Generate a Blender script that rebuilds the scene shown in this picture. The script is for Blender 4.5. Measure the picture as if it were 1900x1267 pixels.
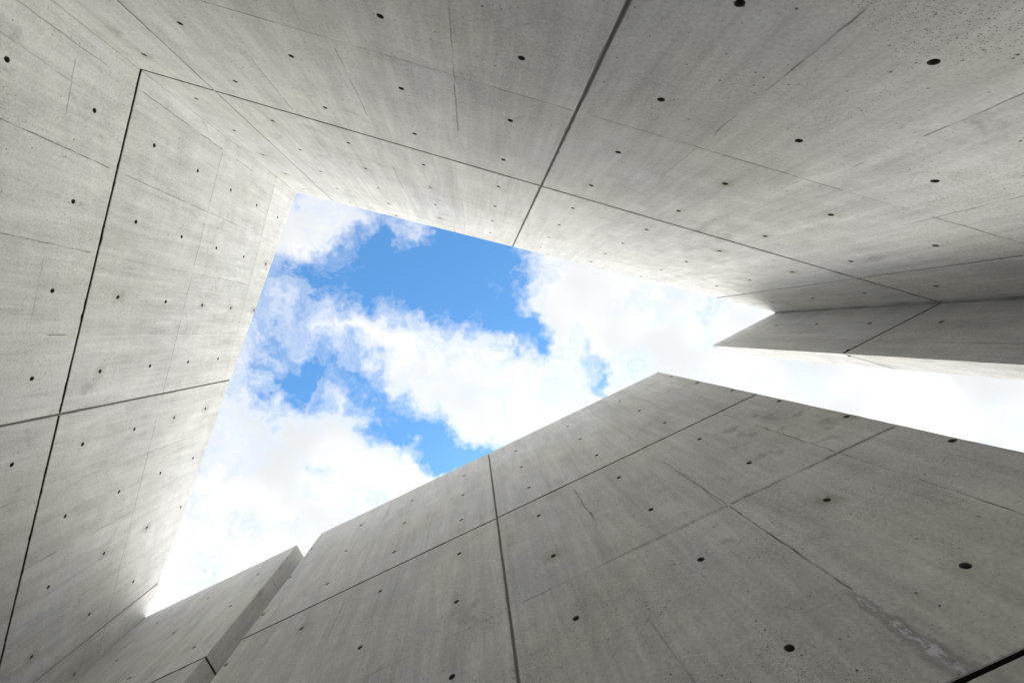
import bpy, bmesh, math, random
from mathutils import Vector, Matrix, geometry
random.seed(7)
S = bpy.context.scene
for o in list(bpy.data.objects):
    bpy.data.objects.remove(o)

# ------------------------------------------------------------------ camera
EYE = 1.22                                    # lens height above the paving
cam_d = bpy.data.cameras.new("camera")
cam_d.sensor_fit = 'HORIZONTAL'; cam_d.sensor_width = 36.0
cam_d.lens = 916.22 * 36.0 / 1900.0
cam_d.shift_x = (950.0 - 883.74) / 1900.0
cam_d.shift_y = (663.05 - 633.5) / 1900.0
S.cycles.max_bounces = 4; S.cycles.diffuse_bounces = 4; S.cycles.glossy_bounces = 2
cam_d.clip_start = 0.02; cam_d.clip_end = 5000
cam = bpy.data.objects.new("camera", cam_d)
S.collection.objects.link(cam)
r0 = (0.99997, 0.0, -0.007717); r1 = (-0.00041, 0.998588, -0.053121); r2 = (0.007706, 0.053123, 0.998558)
cam.matrix_world = Matrix(((r0[0], -r1[0], -r2[0], 0), (r0[1], -r1[1], -r2[1], 0), (r0[2], -r1[2], -r2[2], EYE), (0, 0, 0, 1)))
S.camera = cam
S.view_settings.view_transform = 'Standard'
S.view_settings.look = 'None'
S.view_settings.exposure = 1.80
S.view_settings.gamma = 1.0
S.view_settings.use_curve_mapping = False

# ------------------------------------------------------------------ light
SUN_EL, SUN_AZ = math.radians(50), math.atan2(0.45, 0.89)      # azimuth from +Y towards +X
SUN_DIR = Vector((math.cos(SUN_EL) * math.sin(SUN_AZ), math.cos(SUN_EL) * math.cos(SUN_AZ), math.sin(SUN_EL)))
sl = bpy.data.lights.new("sun", 'SUN')
sl.energy = 0.65; sl.angle = math.radians(34); sl.color = (1.0, 0.955, 0.88)
so = bpy.data.objects.new("sun", sl); S.collection.objects.link(so)
so.rotation_euler = SUN_DIR.to_track_quat('Z', 'Y').to_euler()
CLOUD_WHITE, CLOUD_GLOW, SKY_STR = 0.315, 0.12, 0.066

# ------------------------------------------------------------------ node helper
class NB:
    dims = '2D'
    def __init__(s, nt):
        s.nt = nt; nt.nodes.clear()
    def node(s, t, **kw):
        n = s.nt.nodes.new(t)
        for k, v in kw.items(): setattr(n, k, v)
        return n
    def link(s, a, b): s.nt.links.new(a, b)
    def put(s, sock, v):
        if isinstance(v, (int, float)): sock.default_value = v
        elif isinstance(v, (tuple, list)):
            sock.default_value = tuple(v) if len(sock.default_value) == len(v) else tuple(v) + (1.0,)
        else: s.link(v, sock)
    def m(s, op, a, b=0.0, c=0.0, clamp=False):
        n = s.node('ShaderNodeMath', operation=op, use_clamp=clamp)
        s.put(n.inputs[0], a); s.put(n.inputs[1], b)
        if op in ('MULTIPLY_ADD', 'COMPARE', 'SMOOTH_MIN'): s.put(n.inputs[2], c)
        return n.outputs[0]
    def v(s, op, a, b=None, scale=None):
        n = s.node('ShaderNodeVectorMath', operation=op)
        s.put(n.inputs[0], a)
        if b is not None: s.put(n.inputs[1], b)
        if scale is not None: s.put(n.inputs['Scale'], scale)
        return n.outputs['Value'] if op in ('DOT_PRODUCT', 'LENGTH', 'DISTANCE') else n.outputs['Vector']
    def ramp(s, x, a, b, lo=0.0, hi=1.0, smooth=True):
        n = s.node('ShaderNodeMapRange', interpolation_type='SMOOTHSTEP' if smooth else 'LINEAR', clamp=True)
        s.put(n.inputs['Value'], x)
        for k, q in zip(('From Min', 'From Max', 'To Min', 'To Max'), (a, b, lo, hi)): s.put(n.inputs[k], q)
        return n.outputs['Result']
    def mix(s, f, a, b, mode='MIX'):
        n = s.node('ShaderNodeMix', data_type='RGBA', blend_type=mode)
        s.put(n.inputs[0], f); s.put(n.inputs[6], a); s.put(n.inputs[7], b)
        return n.outputs[2]
    def noise(s, vec, scale, detail=3.0, rough=0.55, dist=0.0, color=False):
        n = s.node('ShaderNodeTexNoise', noise_dimensions=s.dims)
        s.put(n.inputs['Vector'], vec); s.put(n.inputs['Scale'], scale); s.put(n.inputs['Detail'], detail)
        s.put(n.inputs['Roughness'], rough); s.put(n.inputs['Distortion'], dist)
        return n.outputs['Color'] if color else n.outputs[0]
    def sep(s, v):
        n = s.node('ShaderNodeSeparateXYZ'); s.put(n.inputs[0], v); return n.outputs
    def comb(s, x, y, z=0.0):
        n = s.node('ShaderNodeCombineXYZ')
        for i, q in enumerate((x, y, z)): s.put(n.inputs[i], q)
        return n.outputs[0]

# ------------------------------------------------------------------ world: clear sky + broken cloud
world = bpy.data.worlds.new("World"); S.world = world; world.use_nodes = True
world.cycles.sampling_method = 'MANUAL'; world.cycles.sample_map_resolution = 256
b = NB(world.node_tree)
geo = b.node('ShaderNodeTexCoord').outputs['Generated']
x, y, z = b.sep(geo)[:]
zc = b.m('MAXIMUM', z, 0.12)
q = b.comb(b.m('DIVIDE', x, zc), b.m('DIVIDE', y, zc), 0.0)       # where the ray meets the cloud deck
warp = b.v('SCALE', b.v('SUBTRACT', b.noise(q, 6.5, 4, 0.66, color=True), (0.5, 0.5, 0.5)), scale=0.20)
qw = b.v('ADD', q, warp)
# openings (x, y, half length, half width, turn, weight) in cloud-deck units; negative weight = cloud
OPEN = [(-.235, -.125, .225, .078, 3, 1.30), (-.065, -.115, .12, .085, 15, 1.2), (.075, -.030, .085, .040, 55, 1.0), (.115, .018, .05, .03, 50, .8),
        (-.345, .088, .125, .058, -8, 1.15), (-.155, .165, .095, .042, 50, 1.15), (-.090, .222, .085, .036, 30, 1.05),
        (-.030, .258, .055, .036, -25, .90), (-.410, -.010, .09, .050, 10, .85), (-.400, .14, .03, .06, 20, .6), (-.215, -.232, .17, .045, 16, .60),
        (.020, -.165, .10, .040, 15, .85), (.258, .096, .055, .013, 60, .60), (.225, .030, .060, .020, 65, .4), (.38, -.12, .12, .03, 15, .35),
        (-.365, -.195, .070, .045, -20, -.72), (-.100, -.178, .045, .03, 40, -.35), (-.290, .030, .09, .035, -15, -.15),
        (-.125, -.190, .035, .050, 20, -.85), (-.035, -.165, .03, .045, 30, -.70), (-.255, -.230, .06, .03, 10, -.55), (.040, -.090, .03, .03, 10, -.40),
        (.9, .1, .1, .1, 10, -.5)]
tot = None
for (cx, cy, ha, hb, deg, w) in OPEN:
    mp = b.node('ShaderNodeMapping', vector_type='TEXTURE')
    b.link(qw, mp.inputs['Vector'])
    mp.inputs['Location'].default_value = (cx, cy, 0)
    mp.inputs['Rotation'].default_value = (0, 0, math.radians(deg))
    mp.inputs['Scale'].default_value = (ha, hb, 1)
    r = b.v('LENGTH', mp.outputs[0])
    g = b.m('MULTIPLY', b.m('EXPONENT', b.m('MULTIPLY', b.m('POWER', r, 2.0), -0.75)), w)
    tot = g if tot is None else b.m('ADD', tot, g)
n1 = b.noise(b.v('ADD', qw, (3.1, 7.7, 0)), 8.0, 6, 0.62, 0.0)
n2 = b.noise(b.v('ADD', qw, (1.3, 2.2, 0)), 21.0, 4, 0.66, 0.0)
d = b.m('ADD', b.m('SUBTRACT', 1.02, tot), b.m('ADD', b.m('MULTIPLY', b.m('SUBTRACT', n1, 0.5), 1.7), b.m('MULTIPLY', b.m('SUBTRACT', n2, 0.5), 0.9)))
dens = b.m('POWER', b.ramp(d, -0.30, 1.0, smooth=False), 1.15)
thick = b.ramp(b.noise(b.v('ADD', q, (9.2, 0.4, 0)), 3.0, 3, 0.5), 0.30, 0.66)
shade = b.m('MULTIPLY', thick, b.ramp(d, 0.55, 1.05))
ccol = b.mix(shade, (1.0, 1.0, 1.0), (0.76, 0.785, 0.80))
glow = b.m('POWER', b.m('MAXIMUM', b.v('DOT_PRODUCT', b.v('NORMALIZE', geo), tuple(SUN_DIR)), 0.0), 9.0)
cst = b.m('ADD', b.m('MULTIPLY_ADD', glow, CLOUD_GLOW, CLOUD_WHITE), b.ramp(z, 0.30, 0.72, 0.34, 0.0))   # sun-side glow and bright low ring, added to light the walls
sky = b.node('ShaderNodeTexSky', sky_type='NISHITA', sun_disc=False, sun_elevation=SUN_EL, sun_rotation=SUN_AZ,
             air_density=1.0, dust_density=0.6, ozone_density=1.2)
bg1 = b.node('ShaderNodeBackground'); b.put(bg1.inputs['Strength'], SKY_STR)
b.link(b.mix(1.0, sky.outputs[0], (0.62, 1.12, 1.35), 'MULTIPLY'), bg1.inputs['Color'])
bg2 = b.node('ShaderNodeBackground'); b.link(ccol, bg2.inputs['Color']); b.link(cst, bg2.inputs['Strength'])
mx = b.node('ShaderNodeMixShader'); b.link(dens, mx.inputs[0]); b.link(bg1.outputs[0], mx.inputs[1]); b.link(bg2.outputs[0], mx.inputs[2])
out = b.node('ShaderNodeOutputWorld'); b.link(mx.outputs[0], out.inputs[0])

# ------------------------------------------------------------------ materials
G = 0.61                                       # pitch of the formwork-tie grid
def concrete(name, seed, seams, tone=1.0, extra=None):
    """cast concrete; UV runs in metres over the wall face, (0,0) at one tie hole"""
    mat = bpy.data.materials.new(name); mat.use_nodes = True
    b = NB(mat.node_tree)
    uv = b.node('ShaderNodeUVMap', uv_map='wall').outputs[0]
    p = b.v('ADD', uv, (seed * 13.7, seed * 5.3, seed))
    jit = b.v('SCALE', b.v('SUBTRACT', b.noise(p, 9.0, 1, color=True), (0.5, 0.5, 0.5)), scale=0.012)
    pj = b.v('ADD', uv, jit)
    cl = b.noise(p, 0.55, 3, 0.5)
    st = b.noise(b.v('MULTIPLY', p, (6.0, 0.9, 1)), 1.3, 4, 0.6)           # run-down streaks
    st2 = b.noise(b.v('MULTIPLY', p, (17.0, 1.3, 1)), 1.6, 3, 0.6)
    mott = b.noise(p, 5.5, 5, 0.62)
    fine = b.noise(p, 62.0, 3, 0.75)
    wisp = b.noise(b.v('MULTIPLY', p, (1.0, 3.2, 1)), 2.6, 4, 0.66, 0.5)
    # one tone per formwork sheet (two ties wide, four high)
    sx, sy, _ = b.sep(uv)[:]
    cell = b.comb(b.m('FLOOR', b.m('MULTIPLY_ADD', sx, 1 / G, 0.5)), b.m('FLOOR', b.m('MULTIPLY_ADD', sy, 0.5 / G, 0.75)), seed)
    wn = b.node('ShaderNodeTexWhiteNoise', noise_dimensions='3D'); b.link(cell, wn.inputs['Vector'])
    val = b.m('ADD', 0.0, 1.0)
    def acc(v0, t, amp, mid=0.5): return b.m('MULTIPLY_ADD', b.m('SUBTRACT', t, mid), amp, v0)
    val = acc(val, cl, 0.30); val = acc(val, st, 0.46); val = acc(val, st2, 0.34); val = acc(val, mott, 0.26); val = acc(val, fine, 0.62)
    val = acc(val, wisp, 0.24); val = acc(val, wn.outputs['Value'], 0.10)
    lift = b.node('ShaderNodeTexWhiteNoise', noise_dimensions='3D')
    b.link(b.comb(b.m('FLOOR', b.m('MULTIPLY_ADD', sx, .25 / G, 0.125)), b.m('FLOOR', b.m('MULTIPLY_ADD', sy, 0.25 / G, 0.875)), seed + 8), lift.inputs['Vector'])
    val = acc(val, lift.outputs['Value'], 0.09)
    # darker smudges
    sm = b.m('MULTIPLY', b.ramp(b.noise(b.v('ADD', p, (4, 9, 0)), 4.2, 5, 0.65, 0.5), 0.60, 0.74), b.ramp(b.noise(p, 0.9, 2), 0.45, 0.62))
    val = b.m('MULTIPLY', val, b.m('SUBTRACT', 1.0, b.m('MULTIPLY', sm, 0.24)))
    warm = b.ramp(b.noise(b.v('ADD', p, (2, 31, 0)), 1.1, 4, 0.6), 0.35, 0.7)
    base = b.mix(warm, (0.612, 0.606, 0.588), (0.618, 0.606, 0.562))
    # pits: crowds of tiny ones, a scatter of larger ones
    def pits(scale, thr, rad, mask=None):
        vo = b.node('ShaderNodeTexVoronoi', feature='F1', voronoi_dimensions='2D')
        b.link(b.v('ADD', p, jit), vo.inputs['Vector']); vo.inputs['Scale'].default_value = scale
        rnd = b.sep(vo.outputs['Color'])
        k = b.ramp(vo.outputs['Distance'], b.m('MULTIPLY', rnd[1], rad), b.m('MULTIPLY_ADD', rnd[1], rad, 0.05), 1.0, 0.0)
        th = thr if mask is None else b.m('MULTIPLY_ADD', mask, -1.0, thr)
        return b.m('MULTIPLY', k, b.ramp(rnd[0], th, b.m('ADD', th, 0.02)))
    crowd = b.m('MULTIPLY', b.ramp(b.noise(b.v('ADD', p, (7, 3, 0)), 2.3, 4, 0.62), 0.48, 0.64), 0.62)
    k1 = pits(125.0, 0.93, 0.25, crowd)
    k2 = pits(34.0, 0.95, 0.13, b.m('MULTIPLY', crowd, 0.22))
    k3 = pits(15.0, 0.96, 0.055)
    pit = b.m('MAXIMUM', b.m('MULTIPLY', k1, 0.72), b.m('MAXIMUM', b.m('MULTIPLY', k2, 0.7), b.m('MULTIPLY', k3, 0.9)))
    # formwork seams  (col0,row0,col1,row1,strength)
    br = b.noise(b.v('ADD', p, (1, 2, 0)), 4.5, 4, 0.7)
    seam = None; lite = None
    for sg in seams:
        (c0, w0, c1, w1, k) = sg[:5]
        wd = sg[5] if len(sg) > 5 else 0.0034
        a = Vector((c0 * G, w0 * G)); e = Vector((c1 * G, w1 * G)); mid = (a + e) / 2; dr = (e - a); L = dr.length; dr /= L
        rel = b.v('SUBTRACT', pj, (mid.x, mid.y, 0))
        al = b.m('ABSOLUTE', b.v('DOT_PRODUCT', rel, (dr.x, dr.y, 0)))
        pe = b.m('ABSOLUTE', b.v('DOT_PRODUCT', rel, (-dr.y, dr.x, 0)))
        core = b.ramp(pe, wd * 0.5, wd * 1.7, abs(k), 0.0)
        inside = b.ramp(al, L / 2 - 0.03, L / 2, 1.0, 0.0)
        s1 = b.m('MULTIPLY', core, inside)
        if k < 0: lite = s1 if lite is None else b.m('MAXIMUM', lite, s1)
        else: seam = s1 if seam is None else b.m('MAXIMUM', seam, s1)
    if seam is None: seam = b.m('ADD', 0, 0)
    seamv = b.m('MULTIPLY', seam, b.ramp(br, 0.34, 0.58, 0.30, 1.0))
    # mineral halo round some of the ties
    fx = b.m('SUBTRACT', b.m('FRACT', b.m('MULTIPLY_ADD', sx, 1 / G, 0.5)), 0.5)
    fy = b.m('SUBTRACT', b.m('FRACT', b.m('MULTIPLY_ADD', sy, 1 / G, 0.5)), 0.5)
    hc = b.comb(b.m('ROUND', b.m('MULTIPLY', sx, 1 / G)), b.m('ROUND', b.m('MULTIPLY', sy, 1 / G)), seed + 3)
    hw = b.node('ShaderNodeTexWhiteNoise', noise_dimensions='3D'); b.link(hc, hw.inputs['Vector'])
    rr = b.m('SQRT', b.m('ADD', b.m('POWER', fx, 2.0), b.m('POWER', b.m('MULTIPLY', fy, 0.8), 2.0)))
    rn = b.m('MULTIPLY_ADD', b.m('SUBTRACT', b.noise(p, 16.0, 4), 0.5), 0.16, rr)
    halo = b.m('MULTIPLY', b.ramp(rn, 0.03, 0.13, 1.0, 0.0), b.ramp(hw.outputs['Value'], 0.55, 0.95))
    col = b.mix(1.0, base, b.comb(val, val, val), 'MULTIPLY')
    col = b.mix(b.m('MULTIPLY', halo, 0.55), col, (0.36, 0.33, 0.25))
    # rusty-brown stain patches
    stn = b.m('MULTIPLY', b.ramp(b.noise(b.v('ADD', p, (11, 5, 0)), 2.8, 5, 0.6), 0.66, 0.82), 0.18)
    col = b.mix(stn, col, (0.42, 0.375, 0.28))
    # dirt washed along the grooves and a little below them
    gd = b.m('SUBTRACT', b.m('FRACT', b.m('MULTIPLY_ADD', sy, .25 / G, 0.375)), 0.5)         # 0 at a groove, metres/2.44
    below = b.m('MULTIPLY', b.ramp(gd, -0.085, -0.004), b.ramp(gd, 0.0, 0.012, 1.0, 0.0))
    col = b.mix(b.m('MULTIPLY', b.m('MULTIPLY', below, b.ramp(st2, 0.50, 0.68)), 0.40), col, (0.40, 0.375, 0.31))
    if extra: col = extra(b, uv, p, col)
    if lite is not None: col = b.mix(b.m('MULTIPLY', lite, 0.5), col, (0.62, 0.61, 0.58))
    col = b.mix(seamv, col, (0.09, 0.086, 0.075))
    col = b.mix(pit, col, (0.07, 0.068, 0.06))
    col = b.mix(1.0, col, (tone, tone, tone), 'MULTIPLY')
    hgt = b.noise(p, 18.0, 4, 0.65)
    bp = b.node('ShaderNodeBump'); bp.inputs['Strength'].default_value = 0.35; bp.inputs['Distance'].default_value = 0.004
    b.link(hgt, bp.inputs['Height'])
    bs = b.node('ShaderNodeBsdfPrincipled')
    b.link(col, bs.inputs['Base Color']); b.link(bp.outputs[0], bs.inputs['Normal'])
    b.link(b.ramp(mott, 0.3, 0.7, 0.62, 0.82), bs.inputs['Roughness'])
    bs.inputs['Specular IOR Level'].default_value = 0.3
    o = b.node('ShaderNodeOutputMaterial'); b.link(bs.outputs[0], o.inputs[0])
    return mat

def plain(name, c, rough=0.9, var=0.25, scale=20.0):
    mat = bpy.data.materials.new(name); mat.use_nodes = True
    b = NB(mat.node_tree); b.dims = '3D'
    co = b.node('ShaderNodeTexCoord').outputs['Object']
    n = b.noise(co, scale, 5, 0.65)
    v = b.m('MULTIPLY_ADD', b.m('SUBTRACT', n, 0.5), var * 2, 1.0)
    col = b.mix(1.0, c, b.comb(v, v, v), 'MULTIPLY')
    bs = b.node('ShaderNodeBsdfPrincipled'); b.link(col, bs.inputs['Base Color'])
    bs.inputs['Roughness'].default_value = rough; bs.inputs['Specular IOR Level'].default_value = 0.1
    bp = b.node('ShaderNodeBump'); bp.inputs['Strength'].default_value = 0.3; bp.inputs['Distance'].default_value = 0.004
    b.link(n, bp.inputs['Height']); b.link(bp.outputs[0], bs.inputs['Normal'])
    o = b.node('ShaderNodeOutputMaterial'); b.link(bs.outputs[0], o.inputs[0])
    return mat

M_CORE = plain("rough_concrete", (0.40, 0.39, 0.37))
M_FILL = plain("groove_rubber", (0.022, 0.020, 0.017), 1.0)
M_GRIME_SHADE = plain("groove_grime_shade", (0.05, 0.046, 0.04), 1.0)  # groove sides: dirt plus the narrow gap's shade, painted as one dark colour
M_SEAL = plain("joint_mortar", (0.28, 0.272, 0.25), 0.85, 0.3, 9.0)
M_HOLE = plain("hole_mortar", (0.15, 0.14, 0.12), 0.95, 0.35, 60.0)

# ------------------------------------------------------------------ mesh helpers
C = S.collection
def thing(name, label, cat, loc, group=None):
    o = bpy.data.objects.new(name, None); C.objects.link(o); o.location = loc
    o.empty_display_size = 0.3
    o['label'] = label; o['category'] = cat; o['kind'] = 'thing'
    if group: o['group'] = group
    return o
def link(name, me, mat, parent, loc=None):
    o = bpy.data.objects.new(name, me); C.objects.link(o)
    if mat and not me.materials: me.materials.append(mat)
    o.parent = parent
    o.matrix_parent_inverse = Matrix.Identity(4)
    if loc is not None: o.location = loc
    return o

DEPTH, CH = 0.045, 0.0030
R_TIE = 0.0162
def tie_mesh():
    bm = bmesh.new(); prof = [(1.0, 0.0002), (0.90, 0.004), (0.80, 0.034), (0.42, 0.034), (0.34, 0.028), (0.0, 0.028)]
    rings = []
    for (k, dz) in prof:
        if k == 0: rings.append([bm.verts.new((0, 0, -dz))]); continue
        rings.append([bm.verts.new((R_TIE * k * math.cos(i * math.tau / 24), R_TIE * k * math.sin(i * math.tau / 24), -dz)) for i in range(24)])
    for a, c in zip(rings, rings[1:]):
        for i in range(24):
            j = (i + 1) % 24
            if len(c) == 1: bm.faces.new((a[i], a[j], c[0]))
            else: bm.faces.new((a[i], a[j], c[j], c[i]))
    bmesh.ops.recalc_face_normals(bm, faces=bm.faces)
    bmesh.ops.reverse_faces(bm, faces=bm.faces)
    me = bpy.data.meshes.new("tie_hole"); bm.to_mesh(me); bm.free(); me.materials.append(M_HOLE)
    return me
TIE = tie_mesh()

class Face:
    """one vertical wall face: O = plan point at column 0, T = direction of rising column, N = outward"""
    def __init__(s, root, O, T, N, mat, z0=4.56, ml=0.0, mr=0.0):
        s.root, s.mat, s.z0 = root, mat, z0
        s.O = Vector((O[0], O[1], 0)); s.T = Vector((T[0], T[1], 0)).normalized(); s.N = Vector((N[0], N[1], 0)).normalized()
        s.ml, s.mr = ml, mr
        s.base = Vector(root.location)
    def P(s, u, h, d=0.0):                     # u, h metres on the face; d = depth behind it
        return s.O + s.T * u + Vector((0, 0, s.z0 + h)) - s.N * d - s.base
    def mesh(s, name, bm, uvs, mat):
        for f in bm.faces: f.normal_update()
        lay = bm.loops.layers.uv.new('wall')
        for f in bm.faces:
            for l in f.loops: l[lay].uv = uvs[l.vert]
        me = bpy.data.meshes.new(name); bm.to_mesh(me); bm.free()
        return me
    def panel(s, poly, holes, left_end, right_end):
        """poly: corners (u,h) anticlockwise in (u,h)"""
        pts = []
        n = len(poly)
        for i in range(n):
            a = Vector(poly[i]); e = Vector(poly[(i + 1) % n]); L = (e - a).length
            k = max(2, int(L / 0.035)); nr = Vector((-(e - a).y, (e - a).x)) / L     # inward
            off = 0.0
            for j in range(k):
                t = j / k
                off = off * 0.7 + random.gauss(0, 0.0007)
                o2 = max(off, -0.001)
                if random.random() < 0.025: o2 += random.uniform(0.002, 0.006)
                pts.append(a.lerp(e, t) + nr * (o2 if j else 0.0003))
        m = len(pts)
        ins = []
        for i in range(m):
            t = (pts[(i + 1) % m] - pts[i - 1]).normalized(); nr = Vector((-t.y, t.x))
            ins.append(pts[i] + nr * CH)
        verts = [Vector((v.x, v.y)) for v in ins]; edges = [(i, (i + 1) % m) for i in range(m)]
        faces_in = [list(range(m))]
        for (hu, hh) in holes:
            st = len(verts)
            for i in range(24):
                a = i * math.tau / 24
                verts.append(Vector((hu + R_TIE * math.cos(a), hh + R_TIE * math.sin(a))))
            edges += [(st + i, st + (i + 1) % 24) for i in range(24)]
        ov, oe, of, *_ = geometry.delaunay_2d_cdt(verts, edges, faces_in, 1, 1e-7)
        bm = bmesh.new(); uvs = {}
        bv = []
        for p in ov:
            q = bm.verts.new(s.P(p.x, p.y)); uvs[q] = (p.x, p.y); bv.append(q)
        rr = R_TIE * R_TIE * 0.995
        flip = s.T.cross(Vector((0, 0, 1))).dot(s.N) < 0
        for f in of:
            cx = sum(ov[i].x for i in f) / len(f); cy = sum(ov[i].y for i in f) / len(f)
            if any((cx - hu) ** 2 + (cy - hh) ** 2 < rr for hu, hh in holes): continue
            idx = list(f)
            A = sum(ov[idx[k]].x * ov[idx[(k + 1) % len(idx)]].y - ov[idx[(k + 1) % len(idx)]].x * ov[idx[k]].y for k in range(len(idx)))
            if (A < 0) != flip: idx.reverse()
            try: bm.faces.new([bv[i] for i in idx])
            except ValueError: pass
        umin = min(p.x for p in pts); umax = max(p.x for p in pts)
        def back(p, d):
            u = p.x
            if left_end and p.x - umin < 0.01: u += s.ml * d
            if right_end and umax - p.x < 0.01: u -= s.mr * d
            return u
        near = lambda p: min(range(len(ov)), key=lambda i: (ov[i] - p).length_squared)
        r0v = [bv[near(p)] for p in ins]
        r1v = []; r2v = []
        for p in pts:
            q = bm.verts.new(s.P(back(p, CH), p.y, CH)); uvs[q] = (p.x, p.y); r1v.append(q)
            q = bm.verts.new(s.P(back(p, DEPTH), p.y, DEPTH)); uvs[q] = (p.x + 0.04, p.y + 0.04); r2v.append(q)
        for a, c in ((r0v, r1v), (r1v, r2v)):
            for i in range(m):
                j = (i + 1) % m
                if a[i] is a[j]: continue
                fv = (a[i], c[i], c[j], a[j])
                nf = bm.faces.new(fv if not flip else fv[::-1])
                if a is r1v and any(abs(pts[i].y - g * G) < GW and abs(pts[j].y - g * G) < GW for g in s.gr): nf.material_index = 1
        me = s.mesh("wall_panel", bm, uvs, s.mat); me.materials.append(s.mat); me.materials.append(M_GRIME_SHADE)
        o = link("wall_panel", me, s.mat, s.root)
        X = s.T; Z = s.N; Y = Z.cross(X)
        for (hu, hh) in holes:
            t = link("tie_hole", TIE, None, o)
            rot = Matrix((X, Y, Z)).transposed().to_4x4() @ Matrix.Rotation(random.random() * 6, 4, 'Z')
            t.matrix_local = Matrix.Translation(s.P(hu, hh, 0.0)) @ rot
        return o
    def strip(s, name, u0, h0, u1, h1, w, d, mat, tops=None):
        """bar of width w lying d behind the face, from (u0,h0) to (u1,h1); slightly domed"""
        a = Vector((u0, h0)); e = Vector((u1, h1)); L = (e - a).length; dr = (e - a) / L; nr = Vector((-dr.y, dr.x))
        prof = ((-0.5, d + 0.012), (-0.5, d + 0.002), (-0.22, d), (0.22, d), (0.5, d + 0.002), (0.5, d + 0.012))
        if name == 'joint_strip': prof = ((-0.5, .02), (-0.5, .004), (-0.26, .005), (-0.12, .013), (0.06, .013), (0.2, .005), (0.5, .004), (0.5, .02))
        k = max(2, int(L / 0.06)); bm = bmesh.new(); uvs = {}; rows = []
        for i in range(k + 1):
            c = a + dr * (L * i / k)
            wob = random.gauss(0, 0.0003)
            row = []
            for (f, dd) in prof:
                p = c + nr * (f * w)
                v = bm.verts.new(s.P(p.x, p.y, dd + wob)); uvs[v] = (p.x, p.y); row.append(v)
            rows.append(row)
        for r_, q_ in zip(rows, rows[1:]):
            for i in range(len(prof) - 1): bm.faces.new((r_[i], r_[i + 1], q_[i + 1], q_[i]))
        bm.faces.new(rows[0]); bm.faces.new(rows[-1])
        bmesh.ops.recalc_face_normals(bm, faces=bm.faces)
        me = s.mesh(name, bm, uvs, mat)
        return link(name, me, mat, s.root)

GW, JW = 0.0165, 0.018                           # groove and joint widths
def build_face(F, c0, c1, top, joints, grooves, holes, bottom=-7.475, ends=(False, False)):
    """top(col)->row; joints: columns of the vertical joints; grooves: rows of the dark grooves"""
    F.gr = grooves
    us = [c0 * G] + [j * G for j in joints] + [c1 * G]
    for i in range(len(us) - 1):
        ua = us[i] + (JW / 2 if i else 0); ub = us[i + 1] - (JW / 2 if i < len(us) - 2 else 0)
        ya = bottom * G
        for k, g in enumerate(list(grooves) + [None]):
            if g is None: hb = (top(ua / G) * G, top(ub / G) * G)
            else: hb = (g * G - GW / 2,) * 2
            poly = [(ua, ya), (ub, ya), (ub, hb[1]), (ua, hb[0])]
            hs = [(c * G, r * G) for (c, r) in holes if ua + .02 < c * G < ub - .02 + .02 and ya < r * G < min(hb[0], hb[1]) + abs(hb[1] - hb[0])]
            hs = [(u, h) for (u, h) in hs if h < hb[0] + (hb[1] - hb[0]) * (u - ua) / (ub - ua) - .03]
            F.panel(poly, hs, ends[0] and i == 0, ends[1] and i == len(us) - 2)
            ya = None if g is None else g * G + GW / 2
    for g in grooves:
        F.strip("groove_filler", c0 * G + 0.002 + F.ml * .02, g * G, c1 * G - 0.002 - F.mr * .02, g * G, GW + 0.006, 0.036, M_FILL)
    for j in joints:
        F.strip("joint_strip", j * G, bottom * G + .01, j * G, top(j) * G - 0.012, JW + 0.006, 0.0075, M_SEAL)

def prism(name, plan, tops, root, mat, bottom=0.0):
    """vertical prism on a plan polygon with one top height per corner"""
    bm = bmesh.new(); n = len(plan)
    lo = [bm.verts.new(Vector((p[0], p[1], bottom)) - Vector(root.location)) for p in plan]
    hi = [bm.verts.new(Vector((p[0], p[1], t)) - Vector(root.location)) for p, t in zip(plan, tops)]
    for i in range(n):
        j = (i + 1) % n; bm.faces.new((lo[i], lo[j], hi[j], hi[i]))
    bm.faces.new(hi); bm.faces.new(lo[::-1])
    bmesh.ops.recalc_face_normals(bm, faces=bm.faces)
    me = bpy.data.meshes.new(name); bm.to_mesh(me); bm.free()
    return link(name, me, mat, root)

Z0 = 4.56
def zrow(r): return Z0 + r * G
V2 = lambda a: Vector((a[0], a[1]))
def slab(F, c0, c1, r0_, r1_, thick, ml=0.0, mr=0.0):
    """core of a straight wall behind face F"""
    O, T, N = V2(F.O), V2(F.T), V2(F.N)
    def pt(c, d, k): return O + T * (c * G + k * d) - N * d
    a, e = DEPTH, thick
    plan = [pt(c0, a, ml), pt(c1, a, -mr), pt(c1, e, -mr), pt(c0, e, ml)]
    return prism("wall_core", plan, [zrow(r0_) - .002, zrow(r1_) - .002, zrow(r1_) - .002, zrow(r0_) - .002], F.root, M_CORE)

# ------------------------------------------------------------------ the paving
def paving():
    mat = plain("paving_concrete", (0.42, 0.41, 0.385), 0.85, 0.2, 2.0)
    bm = bmesh.new(); v = [bm.verts.new(p) for p in ((-400, -400, 0), (400, -400, 0), (400, 400, 0), (-400, 400, 0))]
    bm.faces.new(v); me = bpy.data.meshes.new("ground"); bm.to_mesh(me); bm.free(); me.materials.append(mat)
    o = bpy.data.objects.new("ground", me); C.objects.link(o); o['kind'] = 'structure'
paving()

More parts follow.
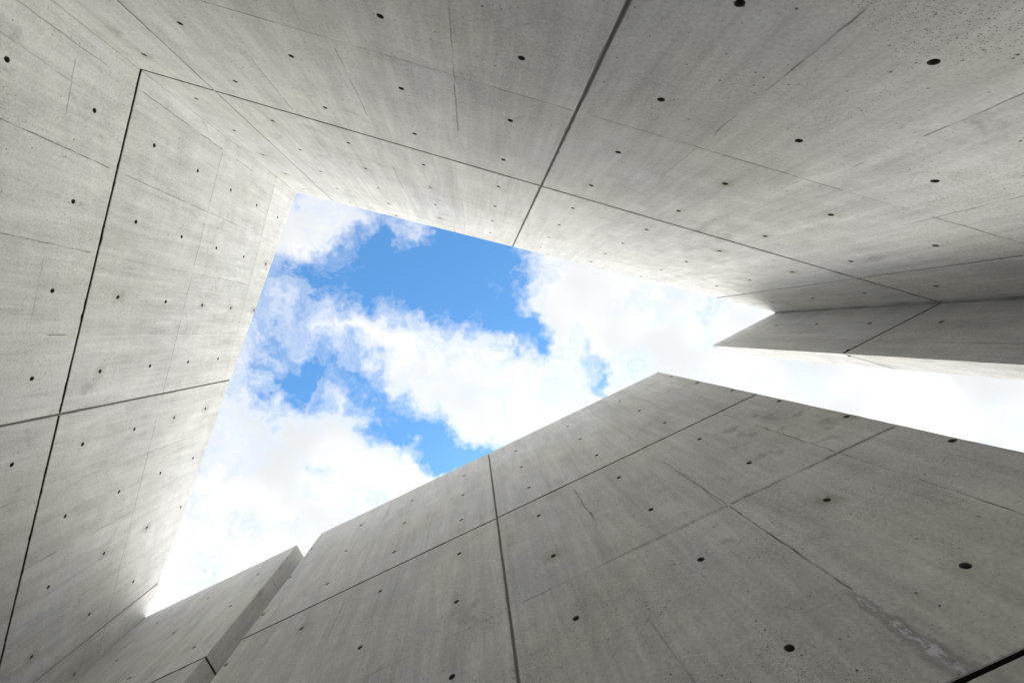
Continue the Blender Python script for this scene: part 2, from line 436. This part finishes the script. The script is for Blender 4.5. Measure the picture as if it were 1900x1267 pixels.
# ------------------------------------------------------------------ left wall
def line_(c0, r0_, c1, r1_): return lambda c: r0_ + (r1_ - r0_) * (c - c0) / (c1 - c0)
seamsA = [(-.3, 2.5, 8.1, 2.5, .62), (-.7, 4.5, 2.6, 4.5, .55), (2.6, 4.5, 5.2, 4.5, .18), (.5, -1.6, .5, .40, .85), (.5, .62, .5, 3.6, .6),
          (.5, 3.6, .5, 4.4, .2), (1.5, -1.0, 1.5, .42, .85), (1.5, .9, 1.5, 2.0, .22), (1.5, 1.9, 1.5, 4.5, .5), (2.5, .05, 2.5, .38, .8), (2.5, .9, 2.5, 2.5, .2),
          (2.5, 2.5, 2.5, 4.6, .4), (4.5, -.3, 4.5, .33, .7), (4.5, 1.1, 4.5, 1.5, .4), (4.5, 2.5, 4.5, 4.2, .45), (5.5, -.4, 5.5, .2, .4),
          (5.5, .55, 5.5, 1.0, .75), (5.5, 1.6, 5.5, 2.5, .55), (5.5, 2.5, 5.5, 3.3, .25), (6.5, .9, 6.5, 2.5, .45), (6.5, 0, 6.5, .35, .3),
          (-.5, -1.3, -.5, .1, .5), (-.5, .55, -.5, 2.5, .75), (-.5, 2.9, -.5, 3.6, .7), (-.5, 3.9, -.5, 4.5, .25), (-.5, 2.5, -.15, 2.5, .7),
          (-.19, -1.2, -.13, -.2, .35), (-.38, -.36, .2, -.32, .55), (1.65, -.20, 2.47, -.17, .35), (2.5, -.5, 3.5, -.5, .0), (-.5, 4.1, -.5, 5.4, .2), (-.70, -1.6, -.70, 5.4, .4)]
T_A = (-.2684, .9633); N_A = (.9633, .2684)
O_A = (N_A[0] * -2.7754 + T_A[0] * -.7251, N_A[1] * -2.7754 + T_A[1] * -.7251)
root = thing("concrete_wall", "pale concrete wall filling the left edge, crossed by one long black groove", "wall", (O_A[0], O_A[1], 0), "tie-holed concrete walls round the courtyard")
FA = Face(root, O_A, T_A, N_A, concrete("concrete_left", 1, seamsA))
topA = line_(-.72, 5.62, 8.11, 3.77)
build_face(FA, -.72, 8.17, topA, [3.5, 7.5], [-3.5, .5], [(c, r) for c in range(0, 9) for r in range(-2, 6) if not (r == 3 and c > 7)], ends=(False, False))
slab(FA, -.72, 8.12, topA(-.72), topA(8.12), .35)

# ------------------------------------------------------------------ back wall (upper side of the opening)
seamsB = [(-.35, -1.5, .45, -1.5, .25), (.55, -1.5, 2.1, -1.5, .75), (2.1, -1.5, 3.5, -1.5, .45), (3.5, -1.5, 4.5, -1.5, .7), (4.6, -1.5, 5.45, -1.5, .5), (5.45, -1.5, 6.75, -1.5, .95),
          (6.75, -1.5, 7.4, -1.5, .25), (7.45, -1.5, 8.4, -1.5, .85), (8.6, -1.5, 9.5, -1.5, .3), (3.5, -2.6, 3.5, -.4, .55), (2.5, -1.4, 2.5, -.1, .55),
          (1.5, -.85, 1.5, .4, .6), (1.5, .6, 1.5, 3.0, .25), (2.5, 1.4, 2.5, 2.6, .45), (3.5, 2.2, 3.5, 4.3, .2), (5.5, -1.5, 5.5, -.7, .45), (5.5, -2.1, 5.5, -1.75, .55),
          (5.5, -3.2, 5.5, -2.4, .8), (6.5, -3.1, 6.5, -2.4, .75), (6.5, -2.0, 6.5, -1.85, .6), (7.5, -2.3, 7.5, -1.2, .6), (6.5, -1.5, 6.5, -.6, .2),
          (4.7, -.36, 5.83, -.11, .30), (1.6, -.40, 4.4, -.32, -.35, .005), (1.1, 2.5, 2.6, 2.5, .28), (9.52, -2.0, 9.52, 3.8, .55, .014), (9.44, -.6, 9.47, 1.2, .4, .006), (7.5, -.6, 7.5, .4, .2), (2.9, -1.72, 3.4, -1.66, -.6, .006)]
T_B = (.9622, .2725); N_B = (-.2725, .9622)
O_B = (-N_B[0] * 1.1474 + T_B[0] * -2.5520, -N_B[1] * 1.1474 + T_B[1] * -2.5520)
root = thing("concrete_wall", "wide concrete wall across the top, with the most rows of tie holes", "wall", (O_B[0], O_B[1], 0), "tie-holed concrete walls round the courtyard")
FB = Face(root, O_B, T_B, N_B, concrete("concrete_back", 2, seamsB))
topB = line_(-.38, 5.62, 9.55, 3.80)
build_face(FB, -.42, 9.63, topB, [.5, 4.5, 8.5], [-3.5, .5], [(c, r) for c in range(0, 10) for r in range(-3, 6) if r < topB(c) - .12])
slab(FB, -.385, 9.56, topB(-.385), topB(9.56), .30)

# ------------------------------------------------------------------ near wall (lower side of the opening)
seamsD = [(7.5, -1.5, 9.03, -1.5, .95, .0045), (5.6, -1.5, 7.5, -1.5, .7), (2.0, -1.5, 5.45, -1.5, .35), (8.5, -.16, 8.5, .40, .5), (8.5, -.75, 8.5, -.28, .95, .003), (8.5, -1.5, 8.5, -.75, .7),
          (8.5, -2.1, 8.5, -1.5, .5), (8.5, -3.1, 8.5, -2.2, .9, .003), (7.5, -1.5, 7.5, -.1, .65), (7.46, -1.5, 7.5, -1.0, .5), (7.5, -2.85, 7.5, -1.5, .85, .004), (6.5, -1.5, 9.03, -1.5, .22, .016), (6.5, -.85, 6.5, .27, .75),
          (6.5, -.35, 6.52, -.75, .7, .005), (3.5, -.6, 3.5, .2, .5), (2.5, -.15, 2.5, .45, .5), (2.3, 2.5, 5.4, 2.5, .5), (5.6, 2.5, 9.0, 2.5, .28), (6.6, 2.5, 7.3, 2.5, .5),
          (4.5, 2.5, 4.5, 3.2, .45), (3.5, 2.6, 3.5, 3.6, .45), (4.5, .8, 4.5, 1.8, .35), (7.5, 2.6, 7.5, 3.2, .35), (6.5, .6, 6.5, 1.5, .2), (4.5, -1.6, 4.5, -.4, .2),
          (6.5, -3.3, 6.45, -2.3, .35)]
def stains_D(b, uv, p, col):
    # white lime bloom and damp round the lower end of a seam
    def box(c0, c1, r0_, r1_, f):
        rel = b.v('SUBTRACT', uv, ((c0 + c1) / 2 * G, (r0_ + r1_) / 2 * G, 0))
        X, Y, _ = b.sep(rel)[:]
        w = b.m('MULTIPLY_ADD', b.m('SUBTRACT', b.noise(p, 14.0, 5), .5), .05, b.m('ABSOLUTE', X))
        return b.m('MULTIPLY', b.ramp(w, (c1 - c0) / 2 * G - f, (c1 - c0) / 2 * G + f, 1, 0), b.ramp(b.m('ABSOLUTE', Y), (r1_ - r0_) / 2 * G - f * 2, (r1_ - r0_) / 2 * G, 1, 0))
    X, Y, _ = b.sep(uv)[:]
    lo = b.ramp(Y, -3.48 * G, -2.80 * G, 1.0, 0.0, False)                         # 1 at the groove, 0 where the bloom starts
    wdt = b.m('MULTIPLY_ADD', lo, .024, .003)
    dist = b.m('ADD', b.m('ABSOLUTE', b.m('SUBTRACT', X, 7.475 * G)), b.m('MULTIPLY', b.m('SUBTRACT', b.noise(p, 17.0, 4, .7), .5), .05))
    on = b.m('MULTIPLY', b.ramp(lo, 0.0, .08), b.ramp(Y, -3.50 * G, -3.47 * G))
    damp = b.m('MULTIPLY', b.ramp(dist, wdt, b.m('MULTIPLY_ADD', wdt, 1.6, .012), 1, 0), on)
    col = b.mix(b.m('MULTIPLY', damp, .50), col, (.20, .20, .20))
    bl = b.m('MULTIPLY', b.m('MULTIPLY', b.ramp(dist, b.m('MULTIPLY', wdt, .35), wdt, 1, 0), on), b.ramp(b.noise(b.v('MULTIPLY', p, (2.6, 1, 1)), 26, 5, .72), .46, .60))
    col = b.mix(b.m('MULTIPLY', bl, .85), col, (.78, .78, .82))
    sm = b.m('MULTIPLY', box(8.0, 9.05, -1.4, .2, .08), b.ramp(b.noise(b.v('ADD', p, (3, 0, 0)), 9, 3, .5), .56, .70))
    col = b.mix(b.m('MULTIPLY', sm, .45), col, (.25, .245, .23))
    return col
T_D = (.9006, -.4346); N_D = (-.4346, -.9006)
O_D = (-N_D[0] * 1.3419 + T_D[0] * -3.80, -N_D[1] * 1.3419 + T_D[1] * -3.80)
root = thing("concrete_wall", "darker free-standing concrete wall at the lower right, white lime bloom on one seam", "wall", (O_D[0], O_D[1], 0), "tie-holed concrete walls round the courtyard")
FD = Face(root, O_D, T_D, N_D, concrete("concrete_near", 3, seamsD, .93, stains_D), ml=0.0, mr=0.0)
hD = [(c, r) for c in range(3, 9) for r in range(-3, 4)] + [(2.035, r) for r in range(-1, 4)] + [(8.985, r) for r in range(-2, 4)]
hD = [h for h in hD if h not in ((3, -3), (4, -3), (5, -3))]
topD = lambda c: 3.72
build_face(FD, 1.985, 9.035, topD, [5.5], [-3.5, .5], hD)
slab(FD, 1.985, 9.035, 3.72, 3.72, .80)

# ------------------------------------------------------------------ far wall in the lower-left corner (front and end face)
P_E = Vector((-3.806, 3.321)); T_E = Vector((.9017, -.4325)); N_E = Vector((-.4325, -.9017)); L_E = 1.968
off = .466
O_E = P_E + T_E * off
root = thing("concrete_wall", "short concrete wall in the lower-left corner with its narrow end face showing", "wall", (O_E.x, O_E.y, 0), "tie-holed concrete walls round the courtyard")
MATE = concrete("concrete_corner", 4, [(-.7, 2.5, 2.4, 2.5, .5), (.5, .5, .5, 3.6, .15), (1.5, .6, 1.5, 3, .15)], .96)
T_F = Vector((.48, .877)).normalized(); N_F = Vector((.877, -.48)).normalized()
FE = Face(root, O_E, T_E, N_E, MATE, mr=1.0)
build_face(FE, (-off - .01) / G, (L_E - off) / G, lambda c: 3.72, [], [-3.5, .5], [(c, r) for c in (0, 1, 1.985) for r in range(-1, 4)], ends=(False, True))
Q_E = P_E + T_E * L_E
FF = Face(root, Q_E, T_F, N_F, concrete("concrete_corner_end", 5, [(.03, 2.5, .30, 2.5, .8)], .62), ml=1.0)  # end face toned down: shade of the slot put into its colour
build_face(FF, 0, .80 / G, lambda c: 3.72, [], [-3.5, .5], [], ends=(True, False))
a = P_E - N_E * DEPTH; c = Q_E - N_E * DEPTH - T_E * DEPTH; d2 = c + T_F * .76; e = P_E - N_E * .80
prism("wall_core", [a, c, d2, e], [zrow(3.72) - .002] * 4, root, M_CORE)

# ------------------------------------------------------------------ pointed wall on the right (inner face and mitred end)
K = Vector((3.468, -.210)); P_C = Vector((2.749, .167)); Q_C = Vector((3.1575, .2855))
T_C = (P_C - K).normalized(); N_C = Vector((-.4644, -.8856)); L_C = (P_C - K).length
root = thing("concrete_wall", "pointed shaded concrete wall at the right, sharp tip with a bright cream lower side", "wall", (K.x, K.y, 0), "tie-holed concrete walls round the courtyard")
T_G = (Q_C - P_C).normalized(); N_G = Vector((-T_G.y, T_G.x)); L_G = (Q_C - P_C).length
ang = math.acos(max(-1, min(1, (-T_C).dot(T_G))))           # angle of the tip
mt = 1 / math.tan(ang / 2)
FC = Face(root, K + T_C * .315, T_C, N_C, concrete("concrete_point", 6, [(-.5, 2.5, .1, 2.5, .7), (-.50, -2, -.50, 3.8, .5, .012), (.47, -2.0, .47, 3.1, .5), (.1, 2.5, .3, 2.5, .25)], .93), mr=mt)
build_face(FC, (-.32) / G, (L_C - .315) / G, lambda c: 3.79, [], [-3.5, .5], [(0, r) for r in range(-2, 4)], ends=(False, True))
FG = Face(root, P_C, T_G, N_G, concrete("concrete_point_end", 7, [], .86), ml=mt)
build_face(FG, 0, L_G / G, lambda c: 3.79, [], [-3.5, .5], [], ends=(True, False))
bis = ((K - P_C).normalized() + T_G).normalized()
tip = P_C + bis * (DEPTH / math.sin(ang / 2))
prism("wall_core", [K - N_C * DEPTH, tip, Q_C - N_G * DEPTH, Q_C - N_G * DEPTH - T_C * .75, K - N_C * .29 + Vector((.0, 0))], [zrow(3.79) - .002] * 5, root, M_CORE)
